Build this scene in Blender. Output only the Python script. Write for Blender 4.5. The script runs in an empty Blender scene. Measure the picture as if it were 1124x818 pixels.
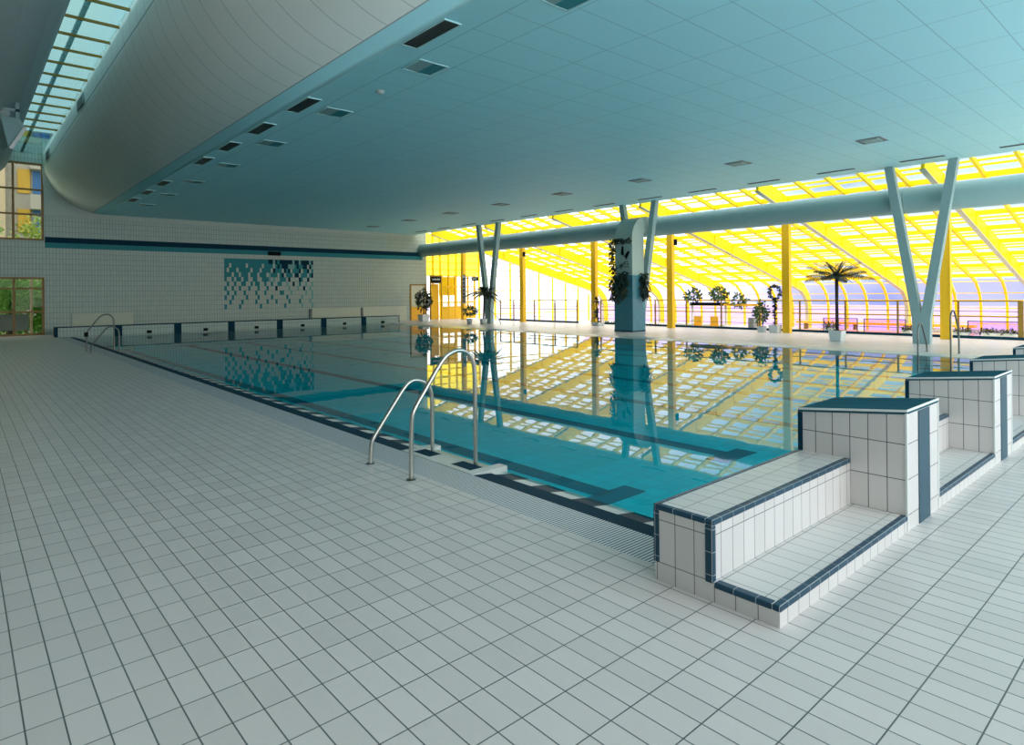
import bpy, math, random
from mathutils import Vector, Matrix
random.seed(7)
PI = math.pi
S = bpy.context.scene
COL = S.collection

# ------------------------------------------------------------------ materials
def srgb(r, g, b):
    f = lambda c: (c/255/12.92) if c/255 <= .04045 else ((c/255+.055)/1.055)**2.4
    return (f(r), f(g), f(b), 1)

def newmat(name):
    m = bpy.data.materials.new(name); m.use_nodes = True
    nt = m.node_tree; b = nt.nodes['Principled BSDF']
    return m, nt, b

def plain(name, col, rough=.5, metal=0, noise=.06, scale=6, spec=.5):
    m, nt, b = newmat(name)
    b.inputs['Roughness'].default_value = rough
    b.inputs['Metallic'].default_value = metal
    b.inputs['Specular IOR Level'].default_value = spec
    tc = nt.nodes.new('ShaderNodeTexCoord'); n = nt.nodes.new('ShaderNodeTexNoise')
    n.inputs['Scale'].default_value = scale; n.inputs['Detail'].default_value = 3
    nt.links.new(tc.outputs['Object'], n.inputs['Vector'])
    mx = nt.nodes.new('ShaderNodeMix'); mx.data_type = 'RGBA'
    c = list(col)
    mx.inputs[6].default_value = [v*(1-noise) for v in c[:3]]+[1]
    mx.inputs[7].default_value = [min(1, v*(1+noise)) for v in c[:3]]+[1]
    nt.links.new(n.outputs['Fac'], mx.inputs[0]); nt.links.new(mx.outputs[2], b.inputs['Base Color'])
    return m

def M_(nt, op, a, b=None, c=None):
    n = nt.nodes.new('ShaderNodeMath'); n.operation = op
    for i, v in enumerate((a, b, c)):
        if v is None: continue
        if isinstance(v, (int, float)): n.inputs[i].default_value = v
        else: nt.links.new(v, n.inputs[i])
    return n.outputs[0]

def joint_mask(nt, coord, size, off, gw):
    """1 on the joint lines of a row of tiles, 0 elsewhere"""
    t = M_(nt, 'DIVIDE', M_(nt, 'SUBTRACT', coord, off), size)
    fr = M_(nt, 'FRACT', t)
    d = M_(nt, 'MINIMUM', fr, M_(nt, 'SUBTRACT', 1.0, fr))
    return M_(nt, 'LESS_THAN', d, gw/2/size)

def tiles(name, col, grout, size, off=(0, 0, 0), gw=.006, rough=.35, noise=.05, spec=.5, xmax=None):
    m, nt, b = newmat(name)
    b.inputs['Roughness'].default_value = rough
    b.inputs['Specular IOR Level'].default_value = spec
    tc = nt.nodes.new('ShaderNodeTexCoord'); sx = nt.nodes.new('ShaderNodeSeparateXYZ')
    nt.links.new(tc.outputs['Object'], sx.inputs[0])
    g = nt.nodes.new('ShaderNodeNewGeometry'); sn = nt.nodes.new('ShaderNodeSeparateXYZ')
    nt.links.new(g.outputs['True Normal'], sn.inputs[0])
    tot = None
    cells = []
    for i in range(3):
        if not size[i]: continue
        jm = joint_mask(nt, sx.outputs[i], size[i], off[i], gw)
        w = M_(nt, 'LESS_THAN', M_(nt, 'ABSOLUTE', sn.outputs[i]), .6)
        q = M_(nt, 'MULTIPLY', jm, w)
        tot = q if tot is None else M_(nt, 'MAXIMUM', tot, q)
        cells.append(M_(nt, 'FLOOR', M_(nt, 'DIVIDE', M_(nt, 'SUBTRACT', sx.outputs[i], off[i]), size[i])))
    cv = nt.nodes.new('ShaderNodeCombineXYZ')
    for i, c in enumerate(cells): nt.links.new(c, cv.inputs[i])
    wn = nt.nodes.new('ShaderNodeTexWhiteNoise'); nt.links.new(cv.outputs[0], wn.inputs['Vector'])
    mx = nt.nodes.new('ShaderNodeMix'); mx.data_type = 'RGBA'
    mx.inputs[6].default_value = [v*(1-noise) for v in col[:3]]+[1]
    mx.inputs[7].default_value = [v*(1+noise) for v in col[:3]]+[1]
    nt.links.new(wn.outputs['Value'], mx.inputs[0])
    m2 = nt.nodes.new('ShaderNodeMix'); m2.data_type = 'RGBA'
    nt.links.new(tot, m2.inputs[0]); nt.links.new(mx.outputs[2], m2.inputs[6]); m2.inputs[7].default_value = grout
    nt.links.new(m2.outputs[2], b.inputs['Base Color'])
    bp = nt.nodes.new('ShaderNodeBump'); bp.inputs['Distance'].default_value = .002; bp.inputs['Strength'].default_value = .4
    nt.links.new(M_(nt, 'SUBTRACT', 1.0, tot), bp.inputs['Height']); nt.links.new(bp.outputs[0], b.inputs['Normal'])
    return m

def glassy(name, tint=(1, 1, 1, 1), refl=.06, rough=.0):
    m = bpy.data.materials.new(name); m.use_nodes = True; nt = m.node_tree; nt.nodes.clear()
    o = nt.nodes.new('ShaderNodeOutputMaterial'); t = nt.nodes.new('ShaderNodeBsdfTransparent')
    g = nt.nodes.new('ShaderNodeBsdfGlossy'); mx = nt.nodes.new('ShaderNodeMixShader')
    t.inputs[0].default_value = tint; g.inputs['Roughness'].default_value = rough
    if refl == 'water':
        f = nt.nodes.new('ShaderNodeFresnel'); f.inputs[0].default_value = 1.33
    else:
        lw = nt.nodes.new('ShaderNodeLayerWeight'); lw.inputs['Blend'].default_value = .5
        pw = nt.nodes.new('ShaderNodeMath'); pw.operation = 'POWER'; nt.links.new(lw.outputs['Facing'], pw.inputs[0]); pw.inputs[1].default_value = 5
        f = nt.nodes.new('ShaderNodeMath'); f.operation = 'MULTIPLY_ADD'; nt.links.new(pw.outputs[0], f.inputs[0]); f.inputs[1].default_value = .4; f.inputs[2].default_value = .008
    if refl == 'water':
        n = nt.nodes.new('ShaderNodeTexNoise'); n.inputs['Scale'].default_value = 2.2; n.inputs['Detail'].default_value = 1.5
        tc = nt.nodes.new('ShaderNodeTexCoord'); nt.links.new(tc.outputs['Object'], n.inputs['Vector'])
        bp = nt.nodes.new('ShaderNodeBump'); bp.inputs['Strength'].default_value = .02; bp.inputs['Distance'].default_value = .03
        nt.links.new(n.outputs['Fac'], bp.inputs['Height'])
        nt.links.new(bp.outputs[0], g.inputs['Normal']); nt.links.new(bp.outputs[0], f.inputs['Normal'])
    fo = f.outputs[0]
    if refl == 'water': fo = M_(nt, 'MULTIPLY', fo, .88)
    nt.links.new(fo, mx.inputs[0])
    nt.links.new(t.outputs[0], mx.inputs[1]); nt.links.new(g.outputs[0], mx.inputs[2]); nt.links.new(mx.outputs[0], o.inputs[0])
    return m

TW = (.65, .62, .60, 1)       # white ceramic tile
M = {}
M['floor'] = tiles('floor_tiles', (.665, .61, .59, 1), (.10, .12, .12, 1), (.125, .25, 0), (.065, .134, 0), .0062, .33, .05)
M['bench'] = tiles('bench_tiles', TW, (.13, .13, .13, 1), (.125, .125, .25), (.087, -.01, .11), .005, .3, .04)
M['bench_top'] = tiles('bench_top_tiles', TW, (.16, .16, .16, 1), (.125, .25, 0), (.087, .10, 0), .005, .3, .04)
M['block'] = tiles('block_tiles', TW, (.09, .09, .09, 1), (.0, .125, .25), (0, .0, .11), .006, .3, .04)
M['block_top'] = tiles('block_top_tiles', (.030, .105, .135, 1), (.06, .13, .16, 1), (.125, 0, 0), (0, 0, 0), .006, .8, .1, .0)
M['navy'] = tiles('navy_nosing_tiles', (.016, .060, .100, 1), (.35, .38, .4, 1), (.125, .125, .125), (.087, .0, .02), .004, .35, .1, .25)
M['navy_plain'] = plain('navy_tile', (.035, .085, .12, 1), .4, spec=.15)
M['dark_edge'] = plain('dark_edge_tile', (.008, .042, .070, 1), .6, spec=.03)
M['white_tile'] = plain('white_tile', (.62, .63, .6, 1), .25)
M['wall'] = tiles('wall_tiles', (.45, .54, .48, 1), (.17, .22, .21, 1), (.125, .125, .25), (.1, 0, .0), .012, .35, .03, .3)
M['wall_plain'] = plain('white_plaster', (.48, .55, .50, 1), .8)
M['ceil'] = None
M['ceil_trim'] = plain('ceiling_trim_paint', (.45, .72, .74, 1), .6, spec=.2)
M['barrel'] = None
M['soffit'] = plain('grey_green_soffit', (.42, .50, .50, 1), .8)
M['steel'] = plain('brushed_steel', (.55, .53, .48, 1), .28, 1, .1, 30)
M['dark_steel'] = plain('darker_steel', (.16, .18, .17, 1), .35, 1)  # steel in a darker tone
M['yellow'] = plain('yellow_paint', (.98, .70, .0, 1), .5, 0, .04, spec=.3)
M['yellow_col'] = plain('ochre_yellow_paint', (.84, .50, .01, 1), .5, 0, .03)
M['yellow_dark'] = plain('yellow_rail_paint', (.27, .17, .02, 1), .5)
M['flange'] = plain('grey_beam_flange', (.50, .50, .40, 1), .6)
M['duct'] = plain('pale_grey_green_paint', (.27, .42, .42, 1), .6, 0, .03, 2, .2)
M['pillar_paint'] = plain('pale_pillar_paint', (.38, .50, .46, 1), .6, 0, .03, 2, .2)
M['vcol'] = plain('pale_column_paint', (.28, .41, .41, 1), .5, spec=.25)
M['bluetile'] = tiles('blue_pillar_tiles', (.06, .22, .28, 1), (.06, .17, .22, 1), (0.25, .25, .25), (0, 0, 0), .01, .25, .05)
M['black'] = plain('black_plastic', (.006, .008, .010, 1), .6, spec=.08)
M['darkgrille'] = tiles('dark_grille', (.03, .035, .035, 1), (.004, .004, .004, 1), (.05, 0, 0), (0, 0, 0), .02, .5)
M['frame_wood'] = plain('brown_timber_frame', (.28, .14, .035, 1), .5)
M['basin'] = tiles('turquoise_basin_tiles', (.0, .84, .95, 1), (.0, .68, .80, 1), (.25, .25, .25), (.065, .134, 0), .014, .6, .05, .0)
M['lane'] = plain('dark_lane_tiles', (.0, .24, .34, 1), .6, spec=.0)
M['lane_far'] = plain('depth_paled_lane_tiles', (.0, .42, .52, 1), .6, spec=.0)  # farther lanes paled in colour to stand in for water depth
M['teal'] = plain('teal_wall_tile', (.035, .24, .27, 1), .5, spec=.1)
M['teal2'] = plain('pale_teal_wall_tile', (.20, .42, .41, 1), .5, spec=.1)
M['white'] = plain('white_paint', (.72, .74, .72, 1), .5)
M['panel'] = plain('cream_panel', (.58, .62, .50, 1), .6)
M['pot'] = plain('white_glazed_pot', (.62, .68, .66, 1), .4)
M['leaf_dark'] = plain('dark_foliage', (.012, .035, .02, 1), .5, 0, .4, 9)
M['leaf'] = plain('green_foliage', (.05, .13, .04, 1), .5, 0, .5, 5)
M['leaf_out'] = plain('bright_green_foliage', (.24, .48, .08, 1), .6, 0, .7, 3)  # brighter green than the indoor plants
M['leaf_yel'] = plain('yellow_green_foliage', (.42, .50, .10, 1), .6, 0, .5, 2.5)
M['bark'] = plain('bark', (.03, .022, .015, 1), .8, 0, .3, 20)
M['birch'] = plain('pinkish_bark', (.5, .30, .22, 1), .8, 0, .2, 8)
M['glass'] = glassy('clear_glass', (.97, .99, .98, 1))
M['glass_roof'] = glassy('roof_glass', (.95, .96, 1, 1))
M['glass_lav'] = glassy('lavender_glass', (.90, .80, .98, 1))
M['glass_yellow'] = glassy('yellow_tinted_glass', (1, .90, .22, 1))
M['glass_tinted'] = glassy('tinted_window_glass', (.62, .64, .60, 1))
M['paving'] = plain('pale_paving', (.42, .35, .44, 1), .9)
M['glass_green'] = glassy('greenish_glass', (.33, .46, .47, 1))
M['water'] = glassy('pool_water', (.72, .98, 1, 1), 'water')
M['hallfloor'] = plain('pale_hall_floor', (.60, .54, .45, 1), .6)
M['pink'] = plain('salmon_mat', (.85, .36, .22, 1), .7)
M['orange'] = plain('orange_paint', (.90, .48, .03, 1), .6)
M['grass'] = plain('grass', (.14, .24, .06, 1), .9, 0, .4, 1.5)
M['facade'] = plain('pale_render', (.42, .38, .33, 1), .9)
M['fac_p'] = plain('peach_render', (.60, .45, .30, 1), .9)
M['fac_y'] = plain('yellow_balcony_panel', (.62, .36, .05, 1), .8)
M['fac_b'] = plain('blue_blind', (.06, .17, .40, 1), .8)
M['grey'] = plain('grey_sheet', (.20, .22, .23, 1), .7)
M['sign_blue'] = plain('blue_sign', (.02, .07, .18, 1), .5)
M['sign_black'] = plain('black_sign', (.012, .018, .018, 1), .7, spec=.05)

# ceiling panels: joints every 1.46 m across and .747 m along
def ceiling_mat():
    m, nt, b = newmat('ceiling_panels')
    b.inputs['Roughness'].default_value = .6; b.inputs['Specular IOR Level'].default_value = .35
    tc = nt.nodes.new('ShaderNodeTexCoord'); sx = nt.nodes.new('ShaderNodeSeparateXYZ'); nt.links.new(tc.outputs['Object'], sx.inputs[0])
    jx = M_(nt, 'MULTIPLY', joint_mask(nt, sx.outputs[0], 1.46, 6.58, .02), M_(nt, 'GREATER_THAN', sx.outputs[0], 6))
    jy = M_(nt, 'MULTIPLY', joint_mask(nt, sx.outputs[1], .747, 6.73, .018), M_(nt, 'GREATER_THAN', sx.outputs[0], 5.86))
    j1 = M_(nt, 'LESS_THAN', M_(nt, 'ABSOLUTE', M_(nt, 'SUBTRACT', sx.outputs[0], 5.85)), .012)
    j2 = M_(nt, 'LESS_THAN', M_(nt, 'ABSOLUTE', M_(nt, 'SUBTRACT', sx.outputs[0], 4.89)), .015)
    t = M_(nt, 'MAXIMUM', M_(nt, 'MAXIMUM', jx, jy), M_(nt, 'MAXIMUM', j1, j2))
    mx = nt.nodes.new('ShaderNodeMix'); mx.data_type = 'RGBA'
    mx.inputs[6].default_value = (.44, .82, .88, 1); mx.inputs[7].default_value = (.30, .60, .65, 1)  # teal bounce light from the pool is put into the panel colour
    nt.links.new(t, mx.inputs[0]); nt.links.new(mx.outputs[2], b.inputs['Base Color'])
    return m
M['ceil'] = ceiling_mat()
def barrel_mat():
    m, nt, b = newmat('curved_ceiling_panels')
    b.inputs['Roughness'].default_value = .75; b.inputs['Specular IOR Level'].default_value = .2
    tc = nt.nodes.new('ShaderNodeTexCoord'); sx = nt.nodes.new('ShaderNodeSeparateXYZ'); nt.links.new(tc.outputs['Object'], sx.inputs[0])
    flat = M_(nt, 'GREATER_THAN', sx.outputs[0], 4.889)
    j = M_(nt, 'MULTIPLY', joint_mask(nt, sx.outputs[1], .7465, .85, .014), M_(nt, 'SUBTRACT', 1.0, flat))
    j2 = M_(nt, 'LESS_THAN', M_(nt, 'ABSOLUTE', M_(nt, 'SUBTRACT', sx.outputs[0], 4.889)), .012)
    t = M_(nt, 'MAXIMUM', j, j2)
    mx = nt.nodes.new('ShaderNodeMix'); mx.data_type = 'RGBA'
    mx.inputs[6].default_value = (.84, .88, .84, 1); mx.inputs[7].default_value = (.44, .82, .88, 1); nt.links.new(flat, mx.inputs[0])  # flat strip repeats the ceiling teal, pool bounce light included
    m2 = nt.nodes.new('ShaderNodeMix'); m2.data_type = 'RGBA'; m2.inputs[7].default_value = (.36, .44, .44, 1)
    nt.links.new(t, m2.inputs[0]); nt.links.new(mx.outputs[2], m2.inputs[6]); nt.links.new(m2.outputs[2], b.inputs['Base Color'])
    return m
M['barrel'] = barrel_mat()

def grating_mat():
    m, nt, b = newmat('overflow_grating')
    b.inputs['Roughness'].default_value = .4
    tc = nt.nodes.new('ShaderNodeTexCoord'); sx = nt.nodes.new('ShaderNodeSeparateXYZ'); nt.links.new(tc.outputs['Object'], sx.inputs[0])
    fr = M_(nt, 'FRACT', M_(nt, 'DIVIDE', sx.outputs[1], .028))
    t = M_(nt, 'GREATER_THAN', fr, .62)
    mx = nt.nodes.new('ShaderNodeMix'); mx.data_type = 'RGBA'
    mx.inputs[6].default_value = (.74, .74, .76, 1); mx.inputs[7].default_value = (.06, .07, .08, 1)
    nt.links.new(t, mx.inputs[0]); nt.links.new(mx.outputs[2], b.inputs['Base Color'])
    return m
M['grating'] = grating_mat()
def rim_mat():
    m, nt, b = newmat('rim_alternating_tiles')
    b.inputs['Roughness'].default_value = .5; b.inputs['Specular IOR Level'].default_value = .1
    tc = nt.nodes.new('ShaderNodeTexCoord'); sx = nt.nodes.new('ShaderNodeSeparateXYZ'); nt.links.new(tc.outputs['Object'], sx.inputs[0])
    fr = M_(nt, 'FRACT', M_(nt, 'DIVIDE', M_(nt, 'SUBTRACT', sx.outputs[1], 3.165), .495))
    t = M_(nt, 'GREATER_THAN', fr, .505)
    j = joint_mask(nt, sx.outputs[1], .2475, 3.165, .006)
    mx = nt.nodes.new('ShaderNodeMix'); mx.data_type = 'RGBA'
    mx.inputs[6].default_value = (.70, .68, .64, 1); mx.inputs[7].default_value = (.008, .042, .07, 1)
    nt.links.new(t, mx.inputs[0])
    m2 = nt.nodes.new('ShaderNodeMix'); m2.data_type = 'RGBA'; m2.inputs[7].default_value = (.3, .33, .33, 1)
    nt.links.new(j, m2.inputs[0]); nt.links.new(mx.outputs[2], m2.inputs[6]); nt.links.new(m2.outputs[2], b.inputs['Base Color'])
    return m
M['rim'] = rim_mat()

# ------------------------------------------------------------------ mesh building
def wl(o):
    v = Vector((0, 0, 0))
    while o is not None: v += o.location; o = o.parent
    return v

class MB:
    def __init__(s): s.v = []; s.f = []
    def poly(s, pts):
        n = len(s.v); s.v += [tuple(p) for p in pts]; s.f.append(tuple(range(n, n+len(pts)))); return s
    def box(s, x0, x1, y0, y1, z0, z1):
        n = len(s.v)
        s.v += [(x, y, z) for z in (z0, z1) for x, y in ((x0, y0), (x1, y0), (x1, y1), (x0, y1))]
        for q in ((0, 3, 2, 1), (4, 5, 6, 7), (0, 1, 5, 4), (1, 2, 6, 5), (2, 3, 7, 6), (3, 0, 4, 7)): s.f.append(tuple(n+i for i in q))
        return s
    def hexa(s, a, b):
        """two quads a (near) and b (far) -> closed solid"""
        n = len(s.v); s.v += [tuple(p) for p in a]+[tuple(p) for p in b]
        for q in ((3, 2, 1, 0), (4, 5, 6, 7), (0, 1, 5, 4), (1, 2, 6, 5), (2, 3, 7, 6), (3, 0, 4, 7)): s.f.append(tuple(n+i for i in q))
        return s
    def beam(s, p, q, w, h, up=(0, 0, 1)):
        p = Vector(p); q = Vector(q); d = (q-p).normalized(); u = Vector(up)
        if abs(d.dot(u)) > .98: u = Vector((1, 0, 0))
        r = d.cross(u).normalized(); u = r.cross(d)
        c = [(-w/2, -h/2), (w/2, -h/2), (w/2, h/2), (-w/2, h/2)]
        return s.hexa([p+r*a+u*b for a, b in c], [q+r*a+u*b for a, b in c])
    def tube(s, pts, r, n=12, cap=True):
        P = [Vector(p) for p in pts]; rr = r if isinstance(r, (list, tuple)) else [r]*len(P)
        base = len(s.v); ref = None
        for i, p in enumerate(P):
            d = (P[min(i+1, len(P)-1)]-P[max(i-1, 0)]).normalized()
            if ref is None:
                ref = Vector((0, 0, 1)) if abs(d.z) < .9 else Vector((1, 0, 0))
            a = d.cross(ref).normalized(); b = a.cross(d).normalized(); ref = b
            for k in range(n):
                t = 2*PI*k/n; s.v.append(tuple(p+(a*math.cos(t)+b*math.sin(t))*rr[i]))
        for i in range(len(P)-1):
            for k in range(n):
                a = base+i*n+k; b = base+i*n+(k+1) % n; s.f.append((a, b, b+n, a+n))
        if cap:
            s.f.append(tuple(base+k for k in range(n))[::-1]); s.f.append(tuple(base+(len(P)-1)*n+k for k in range(n)))
        return s
    def prism_y(s, prof, y0, y1):
        """closed profile in (x, z) extruded along y"""
        n = len(s.v); k = len(prof)
        s.v += [(x, y0, z) for x, z in prof]+[(x, y1, z) for x, z in prof]
        s.f.append(tuple(range(n, n+k))); s.f.append(tuple(range(n+2*k-1, n+k-1, -1)))
        for i in range(k):
            j = (i+1) % k; s.f.append((n+j, n+i, n+k+i, n+k+j))
        return s
    def prism_x(s, prof, x0, x1):
        n = len(s.v); k = len(prof)
        s.v += [(x0, y, z) for y, z in prof]+[(x1, y, z) for y, z in prof]
        s.f.append(tuple(range(n, n+k))[::-1]); s.f.append(tuple(range(n+k, n+2*k)))
        for i in range(k):
            j = (i+1) % k; s.f.append((n+i, n+j, n+k+j, n+k+i))
        return s
    def lathe(s, prof, c=(0, 0), n=20):
        b = len(s.v)
        for r, z in prof:
            for k in range(n): s.v.append((c[0]+r*math.cos(2*PI*k/n), c[1]+r*math.sin(2*PI*k/n), z))
        for i in range(len(prof)-1):
            for k in range(n):
                a = b+i*n+k; d = b+i*n+(k+1) % n; s.f.append((a, d, d+n, a+n))
        return s
    def leaf(s, p, d, L, w, droop=.25, nrm=(0, 0, 1)):
        """a pointed, bent leaf"""
        p = Vector(p); d = Vector(d).normalized(); u = Vector(nrm)
        r = d.cross(u)
        if r.length < .05: r = Vector((1, 0, 0))
        r.normalize(); b = len(s.v)
        for t, ww in ((0, .12), (.3, .8), (.6, 1), (.85, .55)):
            c = p+d*L*t-Vector((0, 0, 1))*droop*L*t*t
            s.v.append(tuple(c-r*w*ww/2)); s.v.append(tuple(c+r*w*ww/2))
        s.v.append(tuple(p+d*L-Vector((0, 0, 1))*droop*L))
        for i in range(3): s.f.append((b+2*i, b+2*i+1, b+2*i+3, b+2*i+2))
        s.f.append((b+6, b+7, b+8)); return s
    def build(s, name, mat, parent=None, smooth=False, bevel=0, local=False, kind=None, label=None):
        me = bpy.data.meshes.new(name)
        o = bpy.data.objects.new(name, me); COL.objects.link(o)
        off = Vector((0, 0, 0))
        if parent is not None:
            o.parent = parent
            if not local: off = wl(parent)
        me.from_pydata([tuple(Vector(v)-off) for v in s.v], [], s.f); me.update()
        me.materials.append(mat)
        if smooth:
            for p in me.polygons: p.use_smooth = True
        if bevel:
            b = o.modifiers.new('bevel', 'BEVEL'); b.width = bevel; b.segments = 2; b.limit_method = 'ANGLE'
        if kind: o['kind'] = kind
        if label: o['label'] = label
        return o

def thing(name, label, cat, loc=(0, 0, 0), group=None):
    o = bpy.data.objects.new(name, None); COL.objects.link(o); o.location = loc; o.empty_display_size = .1
    o['label'] = label; o['category'] = cat
    if group: o['group'] = group
    return o
def tag(o, label, cat, group=None):
    o['label'] = label; o['category'] = cat
    if group: o['group'] = group
    return o
def copy_tree(o, loc=None, label=None, parent=None):
    c = o.copy(); COL.objects.link(c)
    if parent is not None: c.parent = parent
    if loc is not None: c.location = loc
    if label: c['label'] = label
    for ch in list(o.children): copy_tree(ch, parent=c)
    return c
def struct(name, mb, mat, **k):
    o = mb.build(name, mat, **k); o['kind'] = 'structure'; return o
def sroot(name, loc=(0, 0, 0)):
    o = bpy.data.objects.new(name, None); COL.objects.link(o); o.location = loc; o['kind'] = 'structure'; return o

# ------------------------------------------------------------------ main dimensions (metres; camera foot is the origin)
YW = 35.8          # end wall
ZC = 5.68          # flat ceiling
XE = 23.0          # right edge of the flat ceiling
YB = -6.0          # hall runs on behind the camera
XL = -5.0
PX0, PX1, PY0, PY1 = 3.63, 19.62, 2.26, 33.2
ZWAT = -.05

# floor: one plane with the pool cut out
f = MB()
f.box(XL, 3.26, YB, YW, -.7, 0).box(3.26, 26.3, YB, PY0, -.7, 0).box(19.62, 26.3, PY0, YW, -.7, 0).box(3.26, 19.62, PY1, YW, -.7, 0)
struct('floor', f, M['floor'])

# ceiling
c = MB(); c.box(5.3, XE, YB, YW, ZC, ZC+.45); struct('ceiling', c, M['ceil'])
# barrel-shaped side of the ceiling
def arc(cx, cz, r, a0, a1, n): return [(cx+r*math.cos(a0+(a1-a0)*i/n), cz+r*math.sin(a0+(a1-a0)*i/n)) for i in range(n+1)]
prof = arc(5.4, 8.08, 2.4, PI, PI*1.487, 28)
prof = [(3.0, 8.35)]+prof
outer = [(5.3, 8.35)]
b = MB().prism_y(prof+[(5.3, ZC)]+outer, YB, YW)
o = struct('ceiling_curved', b, M['barrel'])
for p in o.data.polygons:
    if len(p.vertices) == 4: p.use_smooth = True
MB().box(2.985, 3.0, YB, YW-.01, 7.6, 7.615).build('trim_1', M['soffit'])['kind'] = 'structure'
# sloping soffit on the other side of the rooflight
sp = [(1.84, 8.35), (1.84, 8.05), (1.80, 7.8), (1.66, 7.5), (1.40, 7.18), (.9, 6.75), (0, 6.3), (-1.5, 5.9), (-5, 5.7), (-5, 8.35)]
o = struct('ceiling_side', MB().prism_y(sp, YB, YW), M['soffit'])

# end wall with its window openings
w = MB()
w.box(XL, .0, YW, YW+.3, -.7, 9)
w.box(0, 3.03, YW, YW+.3, -.7, 0).box(0, 3.03, YW, YW+.3, 2.64, 4.31).box(0, 3.03, YW, YW+.3, 7.83, 9)
w.box(3.03, 22.5, YW, YW+.3, -.7, 9).box(22.5, 23.8, YW, YW+.3, 2.39, 6)
struct('wall_end', w, M['wall'])
struct('wall_back_baffle', MB().box(XL-.3, 4, YB-.3, YB, -.7, 2.6), M['wall'])  # unseen low wall, added to darken the left floor and admit light above
struct('wall_left', MB().box(XL-.3, XL, YB, YW, -.7, 6.2), M['wall'])
wt = MB()
# plain strip beneath the curved ceiling
MB().box(3.05, XE, YW-.012, YW, 5.47, ZC+.02).build('trim_2', M['wall_plain'])['kind'] = 'structure'
MB().box(3.06, 23.5, YW-.03, YW, 4.24, 4.49).build('trim_3', M['dark_edge'])['kind'] = 'structure'
MB().box(3.06, 23.5, YW-.02, YW, 4.0, 4.24).build('trim_4', M['teal'])['kind'] = 'structure'
MB().prism_y([(2.98, 7.6), (3.0, 8.4), (4.6, 8.4), (5.2, 5.7), (5.9, 5.6), (3.06, 5.47)], YW-.05, YW).build('trim_5', M['wall_plain'])['kind'] = 'structure'

# windows in the end wall
def window(name, x0, x1, z0, z1, mull, trans, y=YW+.08, fw=.09, mat='frame_wood'):
    r = sroot(name, ((x0+x1)/2, y, z0))
    fr = MB()
    fr.box(x0, x0+fw, y-.06, y+.06, z0, z1).box(x1-fw, x1, y-.06, y+.06, z0, z1).box(x0+fw, x1-fw, y-.06, y+.06, z0, z0+fw).box(x0+fw, x1-fw, y-.06, y+.06, z1-fw, z1)
    fr.build('window_frame', M[mat], r)
    for m in mull: MB().box(m-fw/2, m+fw/2, y-.05, y+.05, z0+fw, z1-fw).build('mullion', M[mat], r)
    for t in trans: MB().box(x0+fw, x1-fw, y-.045, y+.045, t-fw/2.4, t+fw/2.4).build('transom', M[mat], r)
    MB().box(x0+fw, x1-fw, y-.006, y+.006, z0+fw, z1-fw).build('pane', M['glass_tinted'], r)
    return r
window('window_1', 0, 3.03, 4.31, 7.83, [.85, 1.93], [5.49, 6.62])
window('window_2', 0, 3.03, 0, 2.64, [.85, 1.93], [1.08, 2.14])

# rooflight strip
r = sroot('window_3', (2.4, 15, 8.13))
MB().box(1.84, 3.0, YB, YW, 8.24, 8.25).build('pane', M['glass_green'], r)
for k in range(24):
    y = 16.41+1.238*(k-12)
    if 10 < y < YW: MB().box(1.84, 3.0, y-.02, y+.02, 8.17, 8.235).build('glazing_bar', M['yellow_dark'], r)
MB().box(2.2, 2.3, YB, YW, 8.27, 8.34).build('ridge_bar_shadow', M['glass_green'], r)  # tinted strip stands in for the bar's soft shadow above the glass

# ------------------------------------------------------------------ pool
pool = thing('swimming_pool', 'long rectangular indoor pool of turquoise water with dark lane lines', 'swimming pool', ((PX0+PX1)/2, (PY0+PY1)/2, 0))
ZB = -.52
b = MB(); b.box(3.95, 19.35, PY0, PY1, ZB-.1, ZB)
b.box(3.85, 3.95, PY0, PY1, ZB-.1, -.06).box(19.35, 19.45, PY0, PY1, ZB-.1, -.06).box(3.85, 19.45, PY0-.1, PY0-.002, ZB-.1, -.03).box(3.85, 19.45, PY1+.002, PY1+.1, ZB-.1, -.03)
b.build('basin', M['basin'], pool)
MB().poly([(3.92, PY0, ZWAT), (19.36, PY0, ZWAT), (19.36, PY1, ZWAT), (3.92, PY1, ZWAT)]).build('water', M['water'], pool)
for k in range(6):
    xc = 5.35+2.5*k
    m = MB().box(xc-.13, xc+.13, PY0+2.3, PY1-2, ZB, ZB+.006); m.box(xc-.4, xc+.4, PY0+2.05, PY0+2.35, ZB, ZB+.006); m.box(xc-.4, xc+.4, PY1-2.3, PY1-2, ZB, ZB+.006)
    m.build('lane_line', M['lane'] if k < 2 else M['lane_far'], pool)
# near side rim: grating, dark tiles, row of alternating dark and white tiles
LY0, LY1 = 4.72, 5.98     # ladder recess
MB().box(3.26, 3.63, PY0, PY1, -.2, -.004).build('overflow_grating', M['grating'], pool)
MB().hexa([(3.63, PY0, -.2), (3.86, PY0, -.2), (3.86, PY0, -.03), (3.63, PY0, -.008)], [(3.63, PY1, -.2), (3.86, PY1, -.2), (3.86, PY1, -.03), (3.63, PY1, -.008)]).build('dark_edge_tiles', M['dark_edge'], pool)
rt = MB()
for ya, yb in ((PY0, LY0), (LY1, PY1)):
    rt.hexa([(3.86, ya, -.2), (4.07, ya, -.2), (4.07, ya, -.062), (3.86, ya, -.03)], [(3.86, yb, -.2), (4.07, yb, -.2), (4.07, yb, -.062), (3.86, yb, -.03)])
rt.hexa([(3.86, LY0, -.3), (4.0, LY0, -.3), (4.0, LY0, -.2), (3.86, LY0, -.2)], [(3.86, LY1, -.3), (4.0, LY1, -.3), (4.0, LY1, -.2), (3.86, LY1, -.2)])
o = rt.build('rim_tiles', M['rim'], None)
o.parent = pool; o.matrix_parent_inverse = Matrix.Translation(-wl(pool))
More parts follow.
